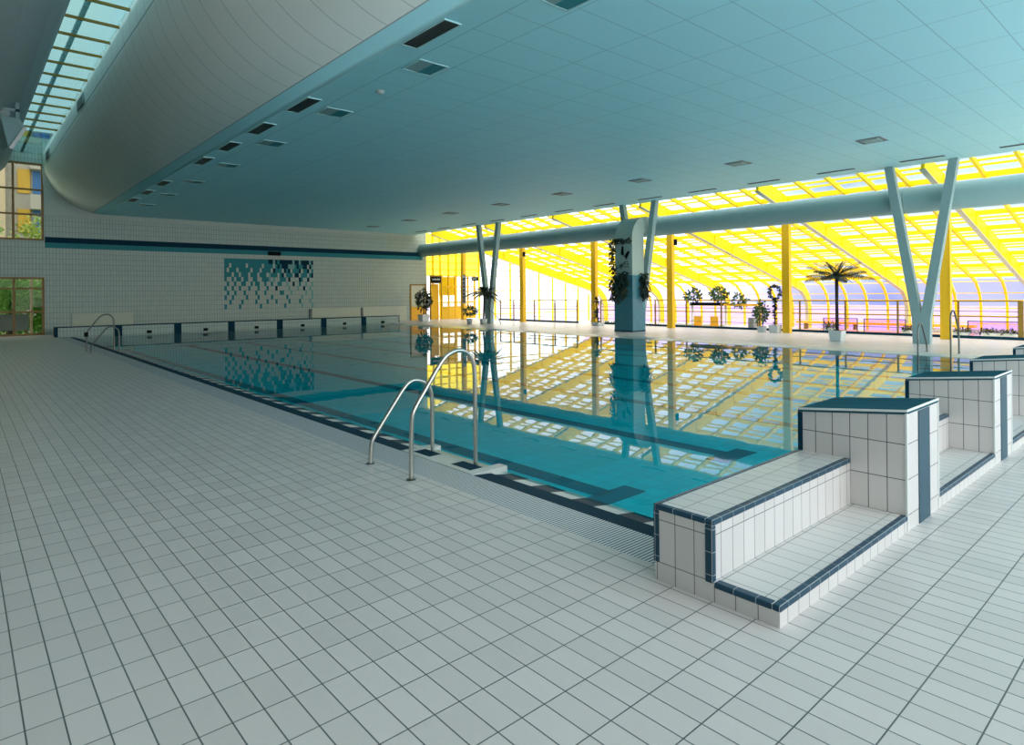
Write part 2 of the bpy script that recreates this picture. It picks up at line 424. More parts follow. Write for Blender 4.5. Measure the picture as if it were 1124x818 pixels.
# recess tread below the ladder
MB().box(3.86, 4.03, LY0+.13, LY1-.13, -.3, -.035).build('ladder_recess', M['flange'], pool)
MB().box(3.632, 3.70, LY0, LY1, -.1, .002).box(3.70, 4.07, LY0, LY0+.12, -.1, .002).box(3.70, 4.07, LY1-.12, LY1, -.1, .002).build('rim_plate', M['white_tile'], pool)
for a_, b_, k_ in ((LY0+.13, LY0+.44, 'dark_edge'), (LY0+.44, LY1-.44, 'white_tile'), (LY1-.44, LY1-.13, 'dark_edge')):
    MB().box(3.70, 3.86, a_, b_, -.1, .002).build('recess_tile', M[k_], pool)
# far side rim and grating
MB().hexa([(19.3, PY0, -.3), (19.62, PY0, -.3), (19.62, PY0, -.001), (19.3, PY0, -.06)], [(19.3, PY1, -.3), (19.62, PY1, -.3), (19.62, PY1, -.001), (19.3, PY1, -.06)]).build('rim_tiles', M['white_tile'], pool)

# raised rim wall at the far end
r = thing('end_rim_wall', 'low white tiled wall with dark lane stripes across far pool end', 'low wall', (11.6, 33.4, 0))
MB().box(3.17, 20.1, PY1-.012, PY1+.45, -.05, .40).build('body', M['wall'], r)
MB().box(3.15, 20.12, PY1-.022, PY1+.46, .40, .435).build('edge_tiles', M['dark_edge'], r)
MB().box(3.155, 3.26, PY1-.022, PY1+.45, 0, .40).build('corner_tiles', M['dark_edge'], r)
for k in range(6):
    xc = 5.48+2.45*k
    MB().box(xc-.16, xc+.16, PY1-.022, PY1-.012, -.05, .40).build('lane_stripe', M['dark_edge'], r)
MB().box(20.06, 20.105, PY1-.022, PY1-.012, -.05, .40).build('corner_tiles', M['dark_edge'], r)
oc = None
for k in range(6):
    if k > 5: break
    x = 6.72+2.45*k
    if oc is None:
        oc = thing('wall_fitting', 'x', 'pool fitting', (x, PY1-.012, .02), 'small black fittings on the end rim wall')
        MB().box(-.1, .1, -.05, .0, .0, .13).build('cover', M['black'], oc, local=True, bevel=.01)
        MB().box(-.07, .07, -.058, -.05, .03, .10).build('slot', M['sign_black'], oc, local=True)
        cur = oc
    else: cur = copy_tree(oc, (x, PY1-.012, .02))
    cur['label'] = ['small black fitting on rim wall, nearest the far ladder', 'small black fitting on rim wall, second from far ladder', 'small black fitting on rim wall, left of mosaic middle', 'small black fitting on rim wall, just right of mosaic', 'small black fitting on rim wall between two right stripes', 'small black fitting on rim wall, rightmost by the corner'][k]

# ------------------------------------------------------------------ starting benches and blocks
def bench(x0, x1, label, left_end=False):
    t = thing('tiled_bench', label, 'bench', (x0, 1.506, 0), 'tiled benches between the starting blocks')
    L = x1-x0
    # local coords, y from front
    yb, yk = .374, .754      # riser face, back
    MB().box(0, L, yb, yk, 0, .43).build('seat_body', M['bench'], t, local=True)
    MB().box(.0, L, 0, yb, 0, .10).build('step', M['bench'], t, local=True)
    e = MB().box(-.004 if left_end else 0, L, yb-.006, yb+.045, .415, .447); e.build('seat_nosing', M['navy'], t, local=True, bevel=.008)
    MB().box(0, L, yk-.02, yk+.008, .41, .447).build('back_nosing', M['navy'], t, local=True)
    MB().box(-.004 if left_end else 0, L, -.006, .04, .08, .113).build('step_nosing', M['navy'], t, local=True, bevel=.008)
    MB().box(.0, L, .04, yb-.0, .1, .111).build('step_top', M['bench_top'], t, local=True)
    MB().box(.0, L, yb+.045, yk-.02, .43, .444).build('seat_top', M['bench_top'], t, local=True)
    if left_end:
        MB().box(-.006, .04, yb+.045, yk, .415, .447).build('end_nosing', M['navy'], t, local=True, bevel=.008)
        MB().box(-.006, .03, yb-.004, yb+.045, .10, .415).build('corner_nosing', M['navy'], t, local=True, bevel=.006)
        MB().box(-.006, .03, yk-.03, yk+.006, .11, .415).build('corner_nosing', M['navy'], t, local=True)
        MB().box(-.006, .05, .04, yb-.01, .08, .113).build('step_nosing', M['navy'], t, local=True, bevel=.008)
    return t
bench(3.1, 5.0, 'low white tiled bench with step and dark blue nosing, nearest the camera', True)
bench(5.72, 7.5, 'short stretch of tiled bench between the first and second starting blocks')
bench(8.22, 10.0, 'short stretch of tiled bench between the second and third starting blocks')
bench(10.72, 12.5, 'short stretch of tiled bench beyond the third starting block')

blk = thing('starting_block', 'tall tiled starting block nearest the camera, blue sloping top', 'starting block', (5.0, 1.506, 0), 'tiled starting blocks')
D, W = .754, .72
MB().prism_x([(0, 0), (D, 0), (D, .745), (0, .825)], 0, W).build('body', M['block'], blk, local=True)
MB().prism_x([(-.004, .825), (D+.004, .745), (D+.004, .775), (-.004, .855)], -.004, W+.004).build('top_slab', M['block_top'], blk, local=True)
MB().box(-.006, .012, -.006, .008, 0, .83).build('corner_strip', M['white'], blk, local=True)
MB().box(W-.012, W+.006, -.006, .008, 0, .83).build('corner_strip', M['white'], blk, local=True)
MB().prism_x([(-.008, .842), (-.002, .842), (-.002, .858), (-.008, .858)], -.006, W+.006).build('front_strip', M['white'], blk, local=True)
MB().prism_x([(-.004, .842), (D, .762), (D, .778), (-.004, .858)], -.009, -.003).build('side_strip', M['white'], blk, local=True)
MB().box(.25, .50, -.006, .0, 0, .82).build('front_stripe', M['navy_plain'], blk, local=True)
MB().box(-.006, .03, D-.03, D+.006, .43, .745).build('rear_corner_tiles', M['dark_edge'], blk, local=True)
for x, l in ((7.5, 'tall tiled starting block, second from the camera, blue sloping top'), (10.0, 'tall tiled starting block, third from the camera, cut by right edge'), (12.5, 'farthest visible starting block, a sliver at the right edge')):
    copy_tree(blk, (x, 1.506, 0), l)

# ------------------------------------------------------------------ pool ladders
def ladder(name, label, x0, dirx, y_low, y_high, mat, clamp=False):
    t = thing(name, label, 'ladder', (x0, min(y_low, y_high), 0))
    prof_hi = [(0, 0), (.01, .56), (.045, .65), (.18, .83), (.36, 1.075), (.45, 1.135), (.56, 1.157), (.66, 1.125), (.735, 1.03), (.75, .90), (.75, -.45)]
    prof_lo = [(0, 0), (.01, .20), (.05, .27), (.22, .49), (.41, .735), (.49, .785), (.56, .79), (.66, .755), (.73, .68), (.75, .58), (.75, -.45)]
    def smooth(p):
        out = [p[0]]
        for i in range(1, len(p)-1):
            a, b, c = Vector(p[i-1]), Vector(p[i]), Vector(p[i+1])
            k = .3; out += [tuple(b+(a-b)*k*min(1, .25/max((a-b).length, .01))), tuple(b), tuple(b+(c-b)*k*min(1, .25/max((c-b).length, .01)))]
        return out+[p[-1]]
    def chaikin(p, n=2):
        for _ in range(n):
            q = [p[0]]
            for i in range(len(p)-1):
                a, b = Vector(p[i]), Vector(p[i+1])
                d = (b-a).length; k = min(.25, .08/d) if d > .2 else .25
                q += [tuple(a+(b-a)*k), tuple(b-(b-a)*k)]
            p = q+[p[-1]]
        return p
    for y, pr in ((y_low, prof_lo), (y_high, prof_hi)):
        pts = [(x0+dirx*a, y, b) for a, b in chaikin(pr)]
        rl = MB().tube(pts, .0215, 14).build('handrail', M[mat], t, smooth=True)
        MB().lathe([(.0, .004), (.045, .004), (.045, .0), (.0, 0)], (x0, y), 16).build('floor_flange', M['dark_steel'], rl)
    for z in (-.16, -.38):
        MB().box(x0+dirx*.75-.04, x0+dirx*.75+.04, min(y_low, y_high), max(y_low, y_high), z-.015, z+.015).build('rung', M[mat], t)
    if clamp: MB().box(x0-.05, x0+.05, y_high-.06, y_high+.06, .46, .60).build('clamp', M['black'], t)
    return t
ladder('pool_ladder', 'shiny steel pool ladder with two unequal handrails in the foreground', 3.12, 1, 5.73, 4.97, 'steel')
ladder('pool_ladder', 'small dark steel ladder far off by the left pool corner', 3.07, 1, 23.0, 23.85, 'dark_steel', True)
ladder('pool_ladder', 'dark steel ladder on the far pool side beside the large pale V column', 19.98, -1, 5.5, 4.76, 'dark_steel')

# ------------------------------------------------------------------ V columns
def vcol(y, label, spread=.88):
    t = thing('v_column', label, 'column', (22.8, y, 0), 'pale V shaped columns')
    def sl(name, pts): MB().prism_x([(y+p, z) for p, z in pts], 22.68, 22.92).build(name, M['vcol'], t)
    sl('base', [(-.235, 0), (.235, 0), (.25, .8), (0, .95), (-.25, .8)])
    sl('strut', [(0, .95), (.25, .8), (spread+.13, ZC), (spread-.11, ZC)])
    sl('strut', [(0, .95), (-(spread-.11), ZC), (-(spread+.13), ZC), (-.25, .8)])
    return t
vcol(6.4, 'large pale V shaped column nearest the right edge')
vcol(17.35, 'pale V shaped column half hidden behind the blue tiled pillar')
vcol(27.9, 'pale V shaped column beside the far end wall with plants')

# duct
t = thing('ventilation_duct', 'long thick pale grey duct running under the ceiling edge', 'duct', (23.52, 20, 4.64))
MB().tube([(23.52, y, 4.64) for y in (-6, 10, 20, 35.75)], .43, 40).build('pipe', M['duct'], t, smooth=True)
for y in (-.6, 2.2, 7.0, 7.4, 12.4, 22.5, 28, 33):
    MB().tube([(23.52, y-.02, 4.64), (23.52, y+.02, 4.64)], .436, 40).build('seam', M['duct'], t, smooth=True)

# pillar
t = thing('duct_pillar', 'square pillar, blue tiled below and pale above, curving into the duct', 'pillar', (22.2, 17.4, 0))
MB().box(21.75, 22.62, 16.9, 17.9, 0, 2.42).build('tiled_base', M['bluetile'], t)
pr = [(21.78, 2.42), (22.6, 2.42), (22.6, 4.3), (23.3, 4.35), (23.3, 5.0), (22.75, 5.02)]+[(22.75-.97*math.sin(a), 4.05+.97*math.cos(a)) for a in (.35, .7, 1.05, 1.35, PI/2)]
MB().prism_y(pr, 16.93, 17.87).build('upper_shaft', M['pillar_paint'], t)
MB().box(21.74, 22.63, 16.89, 17.91, 2.40, 2.44).build('band', M['teal'], t)
MB().box(21.735, 22.63, 16.885, 17.91, 0, .05).build('foot_band', M['dark_edge'], t)

# yellow columns
yc = None
for y, l in ((6.4, 'yellow steel column behind the right V column'), (11.9, 'yellow steel column beside the ring shaped topiary'), (17.45, 'yellow steel column just right of the blue pillar'), (22.2, 'yellow steel column left of the blue pillar, yucca at its foot'), (27.85, 'yellow steel column just right of the far V column'), (33.7, 'yellow steel column carrying the vertical blue sign')):
    if yc is None:
        yc = thing('steel_column', l, 'column', (25.35, y, 0), 'yellow steel columns along the deck edge')
        m = MB().box(-.11, .11, -.15, -.125, 0, 5.1).box(-.11, .11, .125, .15, 0, 5.1); m.build('flange', M['yellow_col'], yc, local=True)
        MB().box(-.10, .10, -.125, .125, 0, 5.1).build('web', M['yellow_col'], yc, local=True)
    else: copy_tree(yc, (25.35, y, 0), l)
lp = None
for y, l in ((27.65, 'small black loudspeaker high on the yellow column near far V column'), (17.2, 'small black loudspeaker high on the yellow column right of pillar')):
    t = thing('wall_speaker', l, 'loudspeaker', (25.2, y-.1, 3.9), 'small black loudspeakers on columns')
    MB().box(25.1, 25.22, y-.22, y-.1, 3.88, 4.15).build('body', M['black'], t, bevel=.01)
    MB().box(25.2, 25.3, y-.12, y-.08, 4.0, 4.04).build('bracket', M['black'], t)

# kerb and railings at the deck edge
MB().box(26.3, 26.5, YB, 19.4, -.7, .09).build('trim_6', M['dark_edge'])['kind'] = 'structure'
MB().box(26.3, 26.5, 19.4, 22.6, -.7, .09).build('trim_7', M['dark_edge'])['kind'] = 'structure'
MB().box(26.3, 26.5, 24.4, 31.2, -.7, .09).build('trim_8', M['dark_edge'])['kind'] = 'structure'
def railing(y0, y1, posts, label, endpost=None):
    t = thing('railing', label, 'railing', (26.4, (y0+y1)/2, .09), 'yellow brown railings at the deck edge')
    for y in posts:
        w = .075 if y == endpost else .03
        MB().box(26.4-.03, 26.4+.03, y-w, y+w, .09, 1.30).build('post', M['yellow_dark'], t)
    for z, h in ((1.29, .022), (.94, .012), (.76, .018), (.30, .01)):
        MB().box(26.385, 26.415, y0, y1, z-h, z+h).build('rail', M['yellow_dark'], t)
railing(4.55, 19.2, [4.57, 6.3, 8.2, 10.05, 11.85, 13.6, 15.45, 17.3, 19.1], 'long yellow brown railing between right edge and blue pillar', 4.57)
railing(19.3, 22.7, [20.9, 22.68], 'short yellow brown railing just left of the blue pillar')
railing(24.4, 31.2, [24.43, 26.2, 27.95, 29.85, 31.15], 'yellow brown railing between left columns near the kiosk')

# ------------------------------------------------------------------ glazed hall
XH = 40.3
struct('floor_hall', MB().box(26.5, XH+.3, YB, YW+.1, -.9, -.6), M['hallfloor'])
def zr(x): return 4.70-.24*(x-28.9)
path = [(23.1, zr(23.1)), (38.5, zr(38.5)), (39.2, zr(39.2)-.05), (39.8, 1.75), (40.15, 1.3), (XH, .8), (XH+.03, .2), (XH+.03, -.6)]
def offset_path(p, d):
    out = []
    for i, q in enumerate(p):
        a = Vector(p[max(i-1, 0)]); b = Vector(p[min(i+1, len(p)-1)])
        t = (b-a).normalized(); n = Vector((t.y, -t.x))   # right-hand side = inside (down / inwards)
        n = Vector((t[1], -t[0]))
        out.append((q[0]+n[0]*d, q[1]+n[1]*d))
    return out
def band(m, pth, d0, d1, y0, y1):
    A, B = offset_path(pth, d0), offset_path(pth, d1)
    for i in range(len(pth)-1):
        a, b, c, d = A[i], A[i+1], B[i+1], B[i]
        m.hexa([(a[0], y0, a[1]), (b[0], y0, b[1]), (c[0], y0, c[1]), (d[0], y0, d[1])], [(a[0], y1, a[1]), (b[0], y1, b[1]), (c[0], y1, c[1]), (d[0], y1, d[1])])
    return m
glz = sroot('window_4', (31, 15, 3))
girders = [.9, 6.4, 11.9, 17.4, 22.9, 28.4, 33.9]
gl = ['in front of the right V column', 'meeting the ceiling between right V column struts', 'passing behind the potted palm', 'right behind the blue pillar', 'left of the blue pillar', 'beside the far V column', 'above the kiosk at the far end']
for y, l in zip(girders, gl):
    t = thing('roof_girder', 'yellow sloping roof girder '+l, 'beam', (30, y, zr(30)), 'yellow sloping girders of the glass roof')
    band(MB(), path, .0, .58, y-.05, y+.05).build('web', M['yellow'], t)
    band(MB(), path, .58, .61, y-.09, y+.09).build('bottom_flange', M['flange'], t, label='greyish bottom flange')
    for x in (25, 27.2, 29.07, 30.78, 32.66, 34.57, 36.4, 38.2):
        MB().box(x-.02, x+.02, y-.085, y+.085, zr(x)-.56, zr(x)-.02).build('stiffener', M['yellow'], t)
Y0, Y1 = -4.6, YW
nr = 0
y = girders[0]-5.5
while y < YW:
    if all(abs(y-g) > .3 for g in girders):
        band(MB(), path, 0, .16, y-.05, y+.05).build('rafter', M['yellow'], glz)
    y += 1.1
for k in range(-3, 6):
    x = 29.07+1.83*k
    if x < 23.3: continue
    MB().beam((x, Y0, zr(x)-.07), (x, Y1, zr(x)-.07), .12, .18).build('purlin', M['yellow'], glz)
    for dd in (.75, 1.15):
        if x+dd > 38.6: continue
        MB().beam((x+dd, Y0, zr(x+dd)-.01), (x+dd, Y1, zr(x+dd)-.01), .07, .07).build('glazing_bar', M['yellow'], glz)
for x, z in ((39.25, 2.1), (39.95, 1.5), (40.2, 1.12), (40.28, .72), (40.3, .3), (40.3, -.1)):
    MB().beam((x, Y0, z), (x, Y1, z), .05, .05).build('glazing_bar', M['yellow'], glz)
band(MB(), path[:3], -.05, -.04, Y0, Y1).build('pane', M['glass_roof'], glz)
band(MB(), path[2:], -.05, -.04, Y0, Y1).build('pane', M['glass_lav'], glz, label='lavender tinted lower panes')

# gable of the glazed hall
g = sroot('window_5', (32, YW+.1, 0))
def gz_(x): return zr(x)-.02 if x < 39 else 1.6
for x in [23.8, 24.4, 25.0, 25.7, 26.35, 27.0, 28.4, 29.9, 31.4, 32.9, 34.4, 35.9, 37.4, 38.9, 40.2]:
    MB().box(x-.05, x+.05, YW+.02, YW+.14, -.6 if x > 26.4 else 0, gz_(x)).build('mullion', M['yellow'], g)
for z in (.2, 1.1, 1.9, 2.98, 3.4, 3.9, 4.4, 4.9):
    xe = min(40.2, 28.9+(4.7-z)/.24)
    MB().box(23.8, xe, YW+.04, YW+.12, z-.03, z+.03).build('transom', M['yellow'], g)
MB().prism_y([(23.8, 0), (26.4, 0), (26.5, -.6), (40.2, -.6), (40.2, 1.6), (39, zr(39)), (28.4, zr(28.4)), (28.4, 3.0), (23.8, 3.0)], YW+.07, YW+.085).build('pane', M['glass'], g)
MB().prism_y([(23.8, 3.0), (28.4, 3.0), (28.4, zr(28.4)), (23.8, zr(23.8))], YW+.07, YW+.085).build('pane', M['glass_yellow'], g, label='yellow tinted upper panes')

# kiosk front at the far end
t = thing('kiosk', 'yellow glazed kiosk front with panelled base beside the end wall', 'kiosk', (25.4, YW-.4, 0))
y0 = YW-.45
MB().box(24.75, 27.6, y0, y0+.08, 0, .80).build('base_panel', M['yellow_col'], t)
for x in (24.78, 25.35, 25.9, 26.45, 27.0, 27.6): MB().box(x-.05, x+.05, y0-.02, y0+.1, 0, 2.98).build('post', M['yellow_col'], t)
for z in (.82, 1.15, 2.2, 2.95): MB().box(24.75, 27.6, y0-.015, y0+.09, z-.04, z+.04).build('rail', M['yellow_col'], t)
MB().box(24.8, 27.6, y0+.03, y0+.04, .85, 2.92).build('pane', M['glass'], t)
MB().box(23.8, 24.75, y0, y0+.06, 2.42, 2.98).build('header', M['yellow_dark'], t)
MB().box(23.83, 23.89, y0, y0+.08, 0, 2.42).build('door_jamb', M['yellow_dark'], t)
MB().box(24.0, 24.7, y0+.3, y0+.36, .0, 2.4).build('inner_panel', M['yellow_col'], t)
MB().box(24.8, 26.3, y0+.36, y0+.42, 1.6, 2.9).build('back_panel', M['yellow'], t)
t = thing('door_sign', 'black rectangular sign with pale lettering above the kiosk door', 'sign', (24.3, y0-.03, 2.5))
MB().box(23.88, 24.68, y0-.05, y0-.01, 2.5, 2.88).build('board', M['sign_black'], t)
m = MB()
for i in range(9): 
    h = random.choice((.07, .10, .12)); m.box(23.97+i*.07, 24.01+i*.07, y0-.056, y0-.05, 2.65, 2.65+h)
m.build('lettering', M['white'], t)
t = thing('hanging_sign', 'small dark sign right of the vertical blue sign', 'sign', (26.3, 32.6, 2.55))
MB().box(25.3, 25.36, 32.1, 32.75, 2.55, 2.8).build('board', M['sign_black'], t)
MB().box(25.29, 25.3, 32.2, 32.65, 2.63, 2.72).build('lettering', M['white'], t)
MB().box(25.32, 25.35, 32.75, 33.6, 2.72, 2.76).build('bracket', M['sign_black'], t)
t = thing('vertical_sign', 'narrow vertical blue sign with stacked pale letters on yellow column', 'sign', (25.2, 33.45, 1.08))
MB().box(25.16, 25.22, 33.3, 33.56, 1.08, 2.97).build('board', M['sign_blue'], t)
m = MB().box(25.15, 25.16, 33.33, 33.53, 2.76, 2.94)
for i in range(7):
    z = 2.62-i*.235
    m.box(25.15, 25.16, 33.36, 33.385, z-.16, z); m.box(25.15, 25.16, 33.47, 33.495, z-.16, z)
    m.box(25.15, 25.16, 33.385, 33.47, z-.09-.06*(i % 2), z-.06-.06*(i % 2))
m.build('lettering', M['white'], t)

# side door in the end wall
d = sroot('door_1', (23.15, YW, 0))
MB().box(22.5, 22.6, YW-.04, YW+.1, 0, 2.39).box(23.72, 23.8, YW-.04, YW+.1, 0, 2.39).box(22.6, 23.72, YW-.04, YW+.1, 2.3, 2.39).build('door_frame', M['yellow_dark'], d)
MB().box(22.6, 23.72, YW, YW+.06, 0, .80).build('lower_panel', M['orange'], d)
MB().box(22.6, 23.72, YW, YW+.06, .8, .88).build('rail', M['yellow_col'], d)
MB().box(22.6, 23.72, YW+.02, YW+.05, .88, 2.3).build('upper_panel', M['panel'], d)

# ------------------------------------------------------------------ end wall fittings
mos = thing('mosaic_panel', 'wall mosaic of teal, white and black tiles breaking up downwards', 'mosaic', (13.35, YW-.01, .95))
def cols(txt): return {int(q) for q in txt.split()}
teal_rows = ['0 1 2 3 4 5 6 7 8 9 10 11 12 13 14 15 16 17 18 23', '0 1 3 4 5 6 7 8 10 11 12 13 14 15 17 18 19 20 22 24 31 33 34', '0 2 3 4 6 7 8 9 10 12 13 14 16 17 18 19 22 23 24 27 30 31 32 35 36 39', '0 1 2 4 5 7 8 9 11 12 13 15 16 17 20 21 22 24 27 28 29 34 35 36 38',
 '0 3 5 6 8 9 12 13 16 17 18 24 25 26 34', '1 4 7 8 11 13 14 17 20 23 24 33', '0 3 6 10 14 18', '1 4 8 13 17 24 25', '0 3 9 14 20 27', '2 7 13 18 22 28 33', '0 6 15 26']
pale_rows = ['21 30 33 38', '28 29 30 39', '', '19', '21 19', '27 36 39', '28 32 38', '29 36 39', '34 39', '38', '34 39']
black_rows = ['19 20 22 24 25 26 27 28 29 31 32 34 35 36 37 39', '23 25 26 27 32 35 36 38', '21 26 28 33 37', '25 31 32 39', '28 33 37', '30', '22 35', '', '', '', '']
mb = MB().box(10.85, 15.85, YW-.012, YW-.001, 1.0, 3.75)
idx = [0]*6
for j in range(11):
    T_, P_, K_ = cols(teal_rows[j]), cols(pale_rows[j]), cols(black_rows[j])
    for i in range(40):
        x0 = 10.85+.125*i; z1 = 3.75-.25*j
        mb.poly([(x0, YW-.014, z1-.25), (x0+.125, YW-.014, z1-.25), (x0+.125, YW-.014, z1), (x0, YW-.014, z1)])
        idx.append(1 if i in T_ else 2 if i in P_ else 3 if i in K_ else 0)
mo = mb.build('tiles', M['wall'], None); mo.parent = mos; mo.matrix_parent_inverse = Matrix.Translation(-wl(mos))
for k in ('teal', 'teal2', 'dark_edge'): mo.data.materials.append(M[k])
for p, k in zip(mo.data.polygons, idx): p.material_index = k
t = thing('wall_clock_box', 'small black box on the teal wall band above the mosaic', 'display', (13.56, YW, 3.98))
MB().box(13.2, 13.9, YW-.14, YW, 3.98, 4.2).build('housing', M['black'], t, bevel=.02)
MB().box(13.25, 13.85, YW-.145, YW-.14, 4.02, 4.16).build('screen', M['black'], t)
tag(MB().box(4.05, 6.55, YW-.06, YW, .25, .95).build('wall_panel', M['panel'], bevel=.01), 'plain cream panel low on the end wall behind the far ladder', 'panel')
tag(MB().box(15.75, 18.9, YW-.06, YW, .0, .95).build('wall_panel', M['panel'], bevel=.01), 'pale panel low on the end wall between two dark pipes', 'panel')
tag(MB().box(19.05, 22.2, YW-.06, YW, .0, .95).build('wall_panel', M['panel'], bevel=.01), 'pale panel low on the end wall nearest the yellow door', 'panel')
tag(MB().box(15.58, 15.70, YW-.12, YW, .0, .9).build('wall_post', M['grey']), 'short dark post on the end wall under the mosaic right corner', 'post')
tag(MB().box(18.92, 19.03, YW-.12, YW, .0, .9).build('wall_post', M['grey']), 'short dark post on the end wall right of the mosaic, among panels', 'post')

# ------------------------------------------------------------------ ceiling fittings
place = ['nearest the top edge', 'second from the top edge', 'third from the top edge', 'fourth from the top edge', 'fifth from the top edge', 'sixth from the top edge', 'seventh from the top edge', 'eighth, nearest the end wall']
gv = None
ys = [(5.1, 6.25), (7.45, 8.65), (12.2, 13.33), (14.6, 15.75), (16.95, 18.1), (19.3, 20.4), (23.95, 25.3), (26.4, 27.8), (28.9, 30.2)]
place = ['cut by the top picture edge', 'large and near, second in row', 'third in row from the top', 'fourth in row from the top', 'fifth in row from the top', 'sixth in row from the top', 'third from the end wall', 'second from the end wall', 'nearest the end wall']
for (a, b_), l in zip(ys, place):
    if gv is None:
        gv = thing('air_grille', 'x', 'air vent', (5.46, (a+b_)/2, ZC), 'dark air grilles along the curved ceiling')
        MB().box(-.135, .135, -.58, .58, -.012, 0).build('louvres', M['darkgrille'], gv, local=True)
        MB().box(-.155, .155, .58, .6, -.02, 0).box(-.155, .155, -.6, -.58, -.02, 0).box(-.155, -.135, -.58, .58, -.02, 0).box(.135, .155, -.58, .58, -.02, 0).build('frame', M['ceil_trim'], gv, local=True)
        cur = gv
    else: cur = copy_tree(gv, (5.46, (a+b_)/2, ZC))
    cur['label'] = 'dark oblong ceiling air grille, '+l
sl = None
ys = [5.85, 9.3, 12.85, 16.5, 20.1, 23.7, 27.3, 30.9]
place = ['cut by the top picture edge', 'second in row, beside the large air grille', 'third in row from the top', 'fourth in row from the top', 'fifth in row from the top', 'sixth in row from the top', 'second from the end wall', 'nearest the end wall']
for y, l in zip(ys, place):
    if sl is None:
        sl = thing('recessed_light', 'x', 'ceiling light', (6.2, y, ZC), 'square recessed lights beside the air grilles')
        m = MB()
        for q in ((-.30, .30, .27, .30), (-.30, .30, -.30, -.27), (-.30, -.27, -.27, .27), (.27, .30, -.27, .27)): m.box(q[0], q[1], q[2], q[3], -.014, 0)
        m.build('frame', M['ceil_trim'], sl, local=True)
        MB().poly([(-.27, -.27, -.004), (-.27, .27, -.004), (0, .27, -.012), (0, -.27, -.012)]).build('reflector', M['duct'], sl, local=True)
        MB().poly([(0, -.27, -.012), (0, .27, -.012), (.27, .27, -.004), (.27, -.27, -.004)]).build('glass_cover', M['teal'], sl, local=True)
        cur = sl
    else: cur = copy_tree(sl, (6.2, y, ZC))
    cur['label'] = 'square recessed ceiling light, '+l
sl2 = None
for i, y in enumerate([6.25, 10.05, 13.8, 17.65, 21.45, 25.25, 29.05, 32.95]):
    if sl2 is None:
        sl2 = thing('square_downlight', 'x', 'ceiling light', (18.25, y, ZC), 'square downlights in the right half of the ceiling')
        m = MB()
        for q in ((-.3, .3, .24, .3), (-.3, .3, -.3, -.24), (-.3, -.24, -.24, .24), (.24, .3, -.24, .24)): m.box(q[0], q[1], q[2], q[3], -.02, 0)
        m.build('frame', M['grey'], sl2, local=True)
        MB().box(-.2, .2, -.2, .2, -.03, 0).build('diffuser', M['duct'], sl2, local=True)
        cur = sl2
    else: cur = copy_tree(sl2, (18.25, y, ZC))
    cur['label'] = 'small square downlight in ceiling, '+['nearest the right V column', 'second from the right', 'third from the right', 'fourth from right, near the blue pillar', 'fifth from the right', 'third from the end wall', 'second from the end wall', 'nearest the end wall'][i]
sd = None
nm = ['first from right picture edge', 'second from right edge, left of V column', 'third from right edge', 'fourth from right edge', 'fifth from right edge', 'sixth from right edge, near the pillar', 'just left of the pillar', 'eighth from right edge', 'fifth from the end wall', 'fourth from the end wall', 'third from the end wall', 'second from the end wall', 'nearest the end wall']
for i in range(13):
    y = 3.65+2.505*i
    if sd is None:
        sd = thing('slot_diffuser', 'x', 'air vent', (22.03, y, ZC), 'thin slot diffusers along the right ceiling edge')
        MB().box(-.05, .05, -.58, .58, -.012, 0).build('slot', M['sign_black'], sd, local=True)
        MB().box(-.07, -.05, -.6, .6, -.016, 0).box(.05, .07, -.6, .6, -.016, 0).build('frame', M['grey'], sd, local=True)
        cur = sd
    else: cur = copy_tree(sd, (22.03, y, ZC))
    cur['label'] = 'thin dark slot diffuser in ceiling, '+nm[i]
for y0_, l in ((23.4, 'dark grille on white band under rooflight, the nearer one'), (33.0, 'dark grille on white band under rooflight, by the end window')):
    t = thing('wall_grille', l, 'air vent', (2.98, y0_, 7.7), 'grilles on the band below the rooflight')
    MB().box(2.975, 3.0, y0_, y0_+1.15, 7.72, 8.02).build('louvres', M['darkgrille'], t)
    MB().box(2.97, 3.0, y0_-.03, y0_, 7.69, 8.05).box(2.97, 3.0, y0_+1.15, y0_+1.18, 7.69, 8.05).build('frame', M['duct'], t)
t = thing('smoke_detector', 'tiny round detector on the ceiling between grilles and panels', 'detector', (6.2, 12.4, ZC))
MB().lathe([(0, ZC-.05), (.05, ZC-.05), (.08, ZC-.02), (.09, ZC)], (6.25, 10.95)).build('housing', M['wall_plain'], t, smooth=True)

# loudspeaker on bracket, upper left
t = thing('hanging_speaker', 'pale grey angular loudspeaker on bracket at the upper left edge', 'loudspeaker', (1.12, 21.6, 6.2))
K = 1.8
def sc(m):
    m.v = [(x*K, y*K, 1.7+(z-1.7)*K) for x, y, z in m.v]; return m
sc(MB().hexa([(.50, 12.0, 4.42), (.74, 12.0, 4.40), (.80, 12.0, 4.28), (.60, 12.0, 3.94)], [(.44, 12.3, 4.42), (.68, 12.3, 4.40), (.74, 12.3, 4.28), (.54, 12.3, 3.94)])).build('cabinet', M['duct'], t, bevel=.02)
sc(MB().beam((.625, 11.98, 3.93), (.80, 11.98, 4.27), .03, .045)).build('front_panel', M['white'], t)
sc(MB().tube([(.56, 12.15, 4.42), (.55, 12.15, 4.52)], .08, 14)).build('swivel', M['soffit'], t, smooth=True)
sc(MB().box(.69, .74, 12.1, 12.15, 4.36, 4.66)).build('bracket', M['duct'], t)
sc(MB().box(.52, .74, 12.1, 12.15, 4.52, 4.56)).build('bracket_arm', M['soffit'], t)

